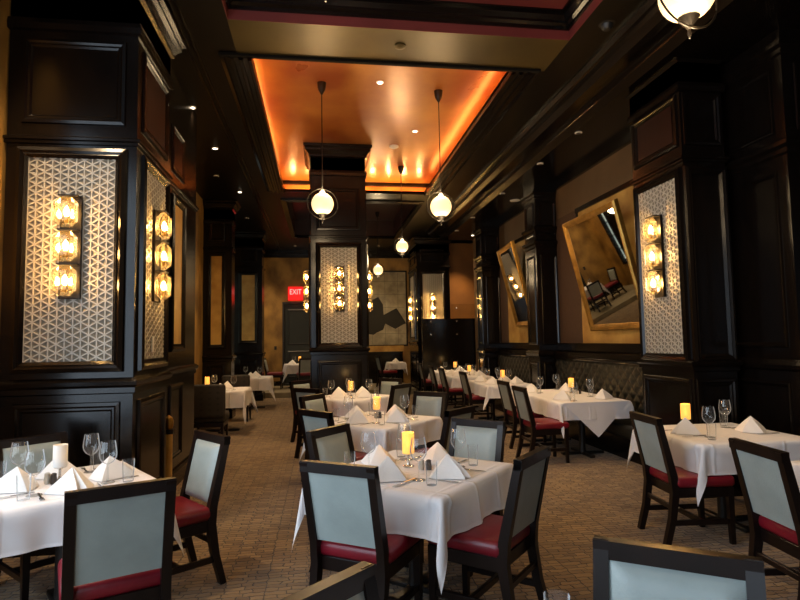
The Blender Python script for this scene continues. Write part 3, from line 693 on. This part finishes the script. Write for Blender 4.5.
chair(-.03, 1.5, -47, 'nearest chair at bottom centre, only the end of its top rail showing')
chair(2.58, 7.15, 0, 'near banquette table chair on the aisle side, the one closer to camera')
chair(2.71, 8.2, 0, 'near banquette table chair on the aisle side, the one farther back')
chair(2.74, 10.75, 0, 'second banquette table chair on the aisle side')
chair(2.68, 12.45, 0, 'third banquette table chair on the aisle side, nearer one')
chair(2.64, 13.45, 0, 'third banquette table chair on the aisle side, farther one')
chair(2.68, 15.2, 0, 'farthest banquette table chair near the dark partition')
chair(-1.75, 18.05, -3, 'small distant chair before the gold wall at the back left', .15)
chair(-.42, 17.1, 100, 'small distant chair at the doorway table, back to the camera', .15)
chair(1.75, 17.5, 10, 'small distant chair below the wall map', .15)

# dark dotted armless club chairs on the left
def club_chair(x, y, label):
    t = thing('club_chair', label, 'chair', (x, y, 0), group='dark dotted chairs by the left wall')
    MB().box(-.28, .28, -.30, -.2, .42, .95, .04, 3).build('backrest', 'pattern_fabric', t, smooth=50)
    MB().box(-.27, .27, -.22, .26, .33, .48, .04, 3).build('seat', 'pattern_fabric', t, smooth=50)
    MB().box(-.25, .25, -.24, .24, .27, .335).build('seat_frame', 'chair_wood', t, smooth=0)
    for sx in (-1, 1):
        for sy in (-1, 1): MB().beam([(sx * .235, sy * .235 - .02, 0), (sx * .225, sy * .22, .28)], [.028, .042], [.028, .042]).build('leg', 'chair_wood', t, smooth=0)
club_chair(-1.79, 9.6, 'dark dotted chair with its back to the camera at the left wall table')
club_chair(-1.72, 12.15, 'dark dotted chair farther back between the two left wall tables')

# ------------------------------------------------------------------ tables, cloths
def cloth(hx, hy, d, z0, seed, rest=None):
    rnd = random.Random(seed); ph = [rnd.uniform(0, 6.28) for _ in range(8)]; lam = [rnd.uniform(.34, .52) for _ in range(4)]
    N1 = 44
    def axis(h):
        k = int(N1 * h / (h + d)) // 2 * 2; e = 11
        return [-h - d + d * i / e for i in range(e)] + [-h + 2 * h * i / k for i in range(k)] + [h + d * i / e for i in range(e + 1)]
    U, V = axis(hx), axis(hy); vs = []; fs = []; uv = []
    tw = [rnd.choice((-1, 1)) * rnd.uniform(.12, .26) for _ in range(4)]; fl = [rnd.uniform(.27, .4) for _ in range(4)]
    if seed in (3, 15): tw[3] = -.14
    for u in U:
        for v in V:
            a, b = max(0, abs(u) - hx), max(0, abs(v) - hy); su, sv = (1 if u > 0 else -1), (1 if v > 0 else -1)
            uv.append((u + hx + d, v + hy + d))
            if a == 0 and b == 0:
                p = (u, v, z0 + .0012 * math.sin(u * 9 + ph[0]) * math.sin(v * 8 + ph[1]))
            elif b == 0 or a == 0:
                drop = a or b; s, h = (v, hy) if b == 0 else (u, hx); k = (0 if su > 0 else 1) if b == 0 else (2 if sv > 0 else 3)
                q = abs(s) / h
                w = (.017 * math.sin(2 * PI * s / lam[k] + ph[k]) + .008 * math.sin(2 * PI * s / .17 + ph[k + 4])) * (drop / d) * (1 - q ** 4)
                c_ = h - abs(s); fi = math.atan2(drop, c_ + 1e-6)
                w += .02 * math.sin(4 * fi + (0 if (k + (s > 0)) % 2 else 0)) * min(1, drop / .06) * math.exp(-c_ / .22) * (1 if (k + (s > 0)) % 2 else -.8)
                # sag of cloth rounding over the edge
                rr = .02; out = rr * (1 - math.exp(-drop / rr)) + .035 * drop + w; z = z0 - drop * .985 - 0
                z = z0 - max(0, drop - rr * .4) * .99 - .0
                p = (su * (hx + out), v, z) if b == 0 else (u, sv * (hy + out), z)
            else:
                r = math.hypot(a, b); tt = math.atan2(b, a) / (PI / 2)
                k = (0 if su > 0 else 1) + (0 if sv > 0 else 2)
                g = fl[k] * math.sin(PI * tt); psi = tt * PI / 2
                rr = .02; base = rr * (1 - math.exp(-r / rr)) + .035 * r
                out = base + r * math.sin(g) * .75; z = z0 - max(0, r - rr * .4) * (math.cos(g) + .42 * math.sin(PI * tt)) * .99
                sk = tw[k] * r * math.sin(PI * tt) * .6
                psi2 = psi
                p = (su * (hx + out * math.cos(psi2) - sk), sv * (hy + out * math.sin(psi2) + sk), z)
            if rest and p[0] > rest[0] and p[2] < rest[1]: p = (p[0], p[1], rest[1] + .004 * math.sin(p[1] * 40))
            vs.append(p)
    nv = len(V)
    for i in range(len(U) - 1):
        for j in range(nv - 1): fs.append((i * nv + j, (i + 1) * nv + j, (i + 1) * nv + j + 1, i * nv + j + 1))
    me = bpy.data.meshes.new('tablecloth'); me.from_pydata(vs, [], fs)
    l = me.uv_layers.new(name='UVMap')
    for lp in me.loops: l.data[lp.index].uv = uv[lp.vertex_index]
    for p in me.polygons: p.use_smooth = True
    me.materials.append(M['cloth']); me.update()
    return me
TABLES = {}
def corner_flap(o, hx, hy, drop):
    vs = []; fs = []; n = 18
    for i in range(n + 1):
        for j in range(n + 1):
            u = -1 + 2 * i / n; t = j / n
            dep = drop * (1 - abs(u)) * t
            vs.append((u * hx * .97, -hy - .026 - .04 * dep - .008 * math.sin(u * 7) * t * (1 - abs(u)), .752 - dep))
    for i in range(n):
        for j in range(n): fs.append((i * (n + 1) + j, (i + 1) * (n + 1) + j, (i + 1) * (n + 1) + j + 1, i * (n + 1) + j + 1))
    f = MB().add(vs, fs).build('corner_flap', 'cloth', o, smooth=60); return f
def table(key, x, y, rot, sx, sy, desc, d=.24, z=0., seed=1, rest=None):
    t = thing('dining_table', 'dark pedestal table hidden under the white cloth of ' + desc, 'table', (x, y, z), R(rot), 'cloth covered dining tables')
    MB().box(-sx / 2 + .004, sx / 2 - .004, -sy / 2 + .004, sy / 2 - .004, .715, .748, .006).build('tabletop', 'wood', t, smooth=0)
    n = 2 if sy > 1.4 else 1
    for i in range(n):
        oy = 0 if n == 1 else (-1, 1)[i] * sy * .27
        MB().lathe([(.05, .02), (.042, .08), (.042, .7), (.07, .716)], 16, (0, oy, 0)).build('pedestal', 'black', t)
        MB().box(-.3, .3, oy - .035, oy + .035, 0, .035, .008).box(-.035, .035, oy - .3, oy + .3, 0, .034, .008).build('foot', 'black', t, smooth=0)
    o = bpy.data.objects.new('tablecloth', cloth(sx / 2, sy / 2, d, .754, seed, rest)); COL.objects.link(o)
    o.location = (x, y, z); o.rotation_euler.z = R(rot)
    tag(o, 'white tablecloth with hanging corners draped over ' + desc, 'tablecloth', 'white tablecloths')
    if key == 'TA': corner_flap(o, sx / 2, sy / 2, .45)
    TABLES[key] = dict(x=x, y=y, rot=rot, sx=sx, sy=sy, z=z + .7565, desc=desc)
table('T1', .596, 3.70, 48, .97, .97, 'the nearest centre table', .24, seed=3)
table('T2', .59, 6.10, 46, .99, .99, 'the second centre table', seed=5)
table('T3', .45, 8.72, 45, .93, .93, 'the third centre table', seed=8)
table('TL', -1.573, 3.80, 33, .9, .9, 'the front left table', .24, seed=12)
table('TR', 3.42, 4.52, 0, .99, .95, 'the front right table', .24, seed=15)
table('TE', 3.55, 2.95, 2, .95, .95, 'the table cut by the right edge', seed=17)
table('TA', 3.56, 7.95, 0, .96, 1.9, 'the near banquette table', .236, seed=21, rest=(0.29, .468))
table('TA2', 3.42, 10.65, 0, .85, 1.5, 'the second banquette table', .236, seed=22, rest=(0.35, .468))
table('TB', 3.36, 12.95, 0, .9, 1.3, 'the third banquette table', .236, seed=23)
table('TC', 3.45, 14.85, 0, .9, 1.0, 'the farthest banquette table', .236, seed=24)
table('TLb', -1.78, 10.75, 0, .86, .95, 'the nearer left wall table', .3, seed=25)
table('TLc', -1.66, 14.3, 0, .86, .95, 'the farther left wall table', .3, seed=26)
table('TD', -.72, 18.25, 10, .75, .75, 'the doorway table at back left', .3, .15, seed=27)
table('TM', 2.38, 17.9, 0, .5, .8, 'the small table below the wall map', .22, .15, seed=28)
table('T0', .55, 1.02, 47, .97, .97, 'the table below the bottom edge', seed=29)

# ------------------------------------------------------------------ tableware prototypes
def napkin_mesh(seed):
    rnd = random.Random(seed)
    pts = [(-.12, .02), (-.092, -.008), (-.06, -.036), (-.026, -.074), (-.012, -.066), (0, -.040), (.012, -.066), (.026, -.074), (.06, -.036), (.092, -.008), (.12, .02), (.075, .042), (0, .062), (-.075, .042)]
    n = len(pts); lv = 9; vs = []; fs = []
    for k in range(lv):
        t = k / (lv - 1); s = (1 - t) ** .93
        for i, (x, y) in enumerate(pts):
            j = 1 + .03 * math.sin(6 * t + i)
            vs.append((1.12 * x * s * j + .003 * (1 if x > 0 else -1), 1.95 * y * s * (1 + .12 * math.sin(PI * t)) + .006 * t, .003 + .130 * t * (1 - .06 * abs(x) / .12 * (1 - t))))
    for k in range(lv - 1):
        for i in range(n):
            i2 = (i + 1) % n; fs.append((k * n + i, k * n + i2, (k + 1) * n + i2, (k + 1) * n + i))
    fs += [tuple(range(n - 1, -1, -1)), tuple(range((lv - 1) * n, lv * n))]
    return MB().add(vs, fs)
PROTO = {}
def proto(kind):
    if kind == 'napkin':
        o = napkin_mesh(2).build('folded_napkin', 'napkin', smooth=28); o['category'] = 'napkin'; o['group'] = 'folded white napkins'
    elif kind == 'wine':
        o = thing('wine_glass', '', 'wine glass', group='stemmed wine glasses')
        k = 1.18
        MB().lathe([(a * k, b * k) for a, b in [(.036, 0), (.034, .003), (.006, .008), (.0042, .03), (.0042, .085), (.007, .095)]], 20).build('stem', 'glass', o)
        MB().lathe([(a * k, b * k) for a, b in [(.006, .094), (.026, .104), (.040, .125), (.044, .145), (.041, .175), (.035, .212)]], 24, capb=False, capt=False).build('bowl', 'glass', o)
    elif kind == 'tumbler':
        o = thing('tumbler', '', 'drinking glass', group='clear water tumblers')
        MB().lathe([(.030, 0), (.031, .012), (.036, .135)], 22, capt=False).build('glass_body', 'glass', o)
    elif kind == 'fork':
        m = MB().box(-.006, .006, -.1, .03, .003, .006, .001).box(-.011, .011, .03, .05, .003, .006, .001)
        for k in range(4): m.box(-.011 + k * .0063, -.008 + k * .0063, .05, .095, .003, .006)
        o = m.build('fork', 'steel', smooth=0); o['category'] = 'fork'; o['group'] = 'forks'
    elif kind == 'knife':
        o = MB().box(-.007, .007, -.11, .01, .003, .009, .002).add([(-.008, .01, .004), (.008, .01, .004), (.008, .09, .004), (0, .125, .004), (-.008, .11, .004), (-.008, .01, .0065), (.008, .01, .0065), (.008, .09, .0065), (0, .125, .0065), (-.008, .11, .0065)], [(4, 3, 2, 1, 0), (5, 6, 7, 8, 9)] + [(i, (i + 1) % 5, 5 + (i + 1) % 5, 5 + i) for i in range(5)]).build('knife', 'steel', smooth=0)
        o['category'] = 'knife'; o['group'] = 'knives'
    elif kind in ('lamp', 'lamp_pale'):
        o = thing('candle_lamp', '', 'candle lamp', group='candle lamps on the tables')
        MB().lathe([(.038, 0), (.038, .006), (.012, .014), (.008, .03), (.008, .07), (.02, .08), (.034, .084), (.034, .09)], 20).build('stand', 'steel', o)
        pale = kind == 'lamp_pale'
        MB().lathe([(.039, .088), (.041, .09), (.041, .225), (.038, .225), (.038, .095)], 24, capb=False, capt=False).build('shade', 'candle_pale_glow' if pale else 'candle', o)
        MB().lathe([(.022, .09), (.024, .1), (.024, .13), (.004, .135)], 14).build('wax', 'candle_pale', o)
        MB().lathe([(.004, .132), (.013, .145), (.011, .16), (.001, .188)], 10).build('flame', 'flame', [c for c in o.children if c.name.startswith('wax')][0])
    elif kind == 'salt':
        o = MB().lathe([(.018, 0), (.02, .02), (.016, .05), (.017, .052), (.017, .06), (.008, .066)], 14).build('salt_shaker', 'salt'); o['category'] = 'salt shaker'; o['group'] = 'salt shakers'
    elif kind == 'pepper':
        o = MB().lathe([(.018, 0), (.02, .02), (.016, .05), (.017, .052), (.017, .06), (.008, .066)], 14).build('pepper_shaker', 'pepper'); o['category'] = 'pepper shaker'; o['group'] = 'pepper shakers'
    return o
def pale_shade():
    m = bpy.data.materials.new('frosted_shade_glow'); m.use_nodes = True
    nt = m.node_tree; b = nt.nodes['Principled BSDF']; b.inputs['Base Color'].default_value = (.85, .86, .86, 1); b.inputs['Roughness'].default_value = .55
    tr = nt.nodes.new('ShaderNodeBsdfTranslucent'); tr.inputs['Color'].default_value = (.95, .9, .8, 1)
    mx = nt.nodes.new('ShaderNodeMixShader'); mx.inputs[0].default_value = .35
    nt.links.new(b.outputs[0], mx.inputs[1]); nt.links.new(tr.outputs[0], mx.inputs[2]); nt.links.new(mx.outputs[0], nt.nodes['Material Output'].inputs['Surface'])
    return m
M['candle_pale_glow'] = pale_shade()
def put(kind, x, y, z, rot, label):
    if kind not in PROTO:
        o = PROTO[kind] = proto(kind); o.location = (x, y, z); o.rotation_euler.z = rot; o['label'] = label; return o
    return dup(PROTO[kind], (x, y, z), rot, label)
def setting(key, side, ang, items, along=0., out=None, jit=0.):
    T = TABLES[key]; a = R(ang); o = Vector((math.cos(a), math.sin(a))); f = -o; r = Vector((f.y, -f.x))
    rel = (ang - T['rot']) % 180; half = (T['sx'] if abs(rel) < 45 or abs(rel) > 135 else T['sy']) / 2
    c = Vector((T['x'], T['y'])) + r * along; z = T['z']; D = T['desc']
    rnd = random.Random(key + side)
    def at(q, s): p = c + o * (half - q) + r * s; return p.x, p.y
    rot = a + PI / 2   # local -Y towards sitter
    for it in items:
        j = rnd.uniform(-.02, .02)
        if it == 'n': put('napkin', *at(.2, -.02 + j), z, rot + rnd.uniform(-.3, .3), 'white pyramid folded napkin at the %s place of %s' % (side, D))
        if it == 'w': put('wine', *at(.26, .2 + j), z, 0, 'stemmed wine glass at the %s place of %s' % (side, D))
        if it == 't': put('tumbler', *at(.2, .3 + j), z, 0, 'clear tumbler at the %s place of %s' % (side, D))
        if it == 'f': put('fork', *at(.16, -.17 + j * .5), z, a + PI / 2 + PI + rnd.uniform(-.1, .1), 'steel fork at the %s place of %s' % (side, D))
        if it == 'k': put('knife', *at(.16, .15 + j * .5), z, a + PI / 2 + PI + rnd.uniform(-.1, .1), 'steel knife at the %s place of %s' % (side, D))
def lamp(key, dx, dy, pale=False, e=1.2):
    T = TABLES[key]; x, y = T['x'] + dx, T['y'] + dy
    put('lamp_pale' if pale else 'lamp', x, y, T['z'], 0, ('frosted white candle lamp on ' if pale else 'glowing amber candle lamp on ') + T['desc'])
    light('candle_glow', (x, y, T['z'] + .27), e, (1, .58, .2), .03)
def shakers(key, dx, dy):
    T = TABLES[key]
    put('salt', T['x'] + dx, T['y'] + dy, T['z'], 0, 'pale salt shaker beside the lamp on ' + T['desc'])
    put('pepper', T['x'] + dx + .045, T['y'] + dy - .02, T['z'], 0, 'dark pepper shaker beside the lamp on ' + T['desc'])
full = 'nwtfk'
for key, r0 in (('T1', 48), ('T2', 46)):
    for s, a in (('near left', 180), ('near right', 270), ('far right', 0), ('far left', 90)): setting(key, s, r0 + a, full)
for s, a in (('near left', 225), ('near right', 315), ('far right', 45), ('far left', 135)): setting('T3', s, a, 'nwt')
for s, a in (('near right', 303), ('far right', 33), ('far left', 123), ('near left', 213)): setting('TL', s, a, full)
setting('TR', 'left', 180, 'nwtfk'); setting('TR', 'right', 0, 'nwtfk')
setting('TE', 'left', 180, 'nfk')
for key, o1 in (('TA', .58), ('TA2', .36), ('TB', .3)):
    for nm, sg in (('nearer', -1), ('farther', 1)):
        setting(key, nm + ' aisle', 180, 'nwt' if key == 'TA' else 'nw', along=-sg * o1)
        setting(key, nm + ' bench', 0, 'nwt' if key == 'TA' else 'nw', along=sg * o1)
setting('TC', 'aisle', 180, 'nw'); setting('TC', 'bench', 0, 'nw')
setting('TLb', 'near', 270, 'nw'); setting('TLb', 'far', 90, 'nwt'); setting('TLc', 'near', 270, 'nw'); setting('TLc', 'far', 90, 'nw')
setting('TD', 'left', 180, 'nw'); setting('TD', 'right', 0, 'n'); setting('TM', 'near', 270, 'n')
T0 = TABLES['T0']
put('tumbler', .640, 1.53, T0['z'], 0, 'clear tumbler whose rim peeks in at the bottom edge of the photo')
put('tumbler', .725, 1.44, T0['z'], 0, 'second clear tumbler, at the bottom edge just left of the nearest chair')
lamp('T1', -.02, .08); shakers('T1', .05, -.02)
lamp('T2', .02, .13); shakers('T2', .0, .1)
lamp('T3', -.0, .0); lamp('TL', -.05, .05, True, .15); shakers('TL', -.1, .0)
lamp('TR', -.15, .22); lamp('TA', .2, .2); shakers('TA', .22, .07)
lamp('TA2', .1, .03); lamp('TB', .1, 0); lamp('TC', .15, .1); lamp('TLb', -.3, .1); lamp('TD', .05, .2, e=.6)

# ------------------------------------------------------------------ world, camera, view
w = bpy.data.worlds.new('world'); scene.world = w; w.use_nodes = True
w.node_tree.nodes['Background'].inputs['Color'].default_value = (.6, .75, 1, 1); w.node_tree.nodes['Background'].inputs['Strength'].default_value = .3

cam = bpy.data.cameras.new('camera'); co = bpy.data.objects.new('camera', cam); COL.objects.link(co)
cam.sensor_width = 36; cam.sensor_fit = 'HORIZONTAL'; cam.lens = 561.54 * 36 / 800; cam.clip_start = .05
yaw, pitch, roll = R(8.0864), R(4.0957), R(-.9597)
Fv = Vector((math.sin(yaw) * math.cos(pitch), math.cos(yaw) * math.cos(pitch), math.sin(pitch)))
rv = Vector((math.cos(yaw), -math.sin(yaw), 0)); uv_ = rv.cross(Fv)
Rv = rv * math.cos(roll) + uv_ * math.sin(roll); Uv = -rv * math.sin(roll) + uv_ * math.cos(roll)
co.matrix_world = Matrix(((Rv.x, Uv.x, -Fv.x, 0), (Rv.y, Uv.y, -Fv.y, 0), (Rv.z, Uv.z, -Fv.z, 1.6), (0, 0, 0, 1)))
scene.camera = co
scene.view_settings.view_transform = 'Standard'; scene.view_settings.look = 'None'
scene.view_settings.gamma = 1; scene.view_settings.use_curve_mapping = False
scene.view_settings.exposure = 0.0
try:
    scene.cycles.use_denoising = True; scene.cycles.max_bounces = 6; scene.cycles.transparent_max_bounces = 16
    scene.cycles.caustics_reflective = False; scene.cycles.caustics_refractive = False; scene.cycles.sample_clamp_indirect = 4
except Exception: pass
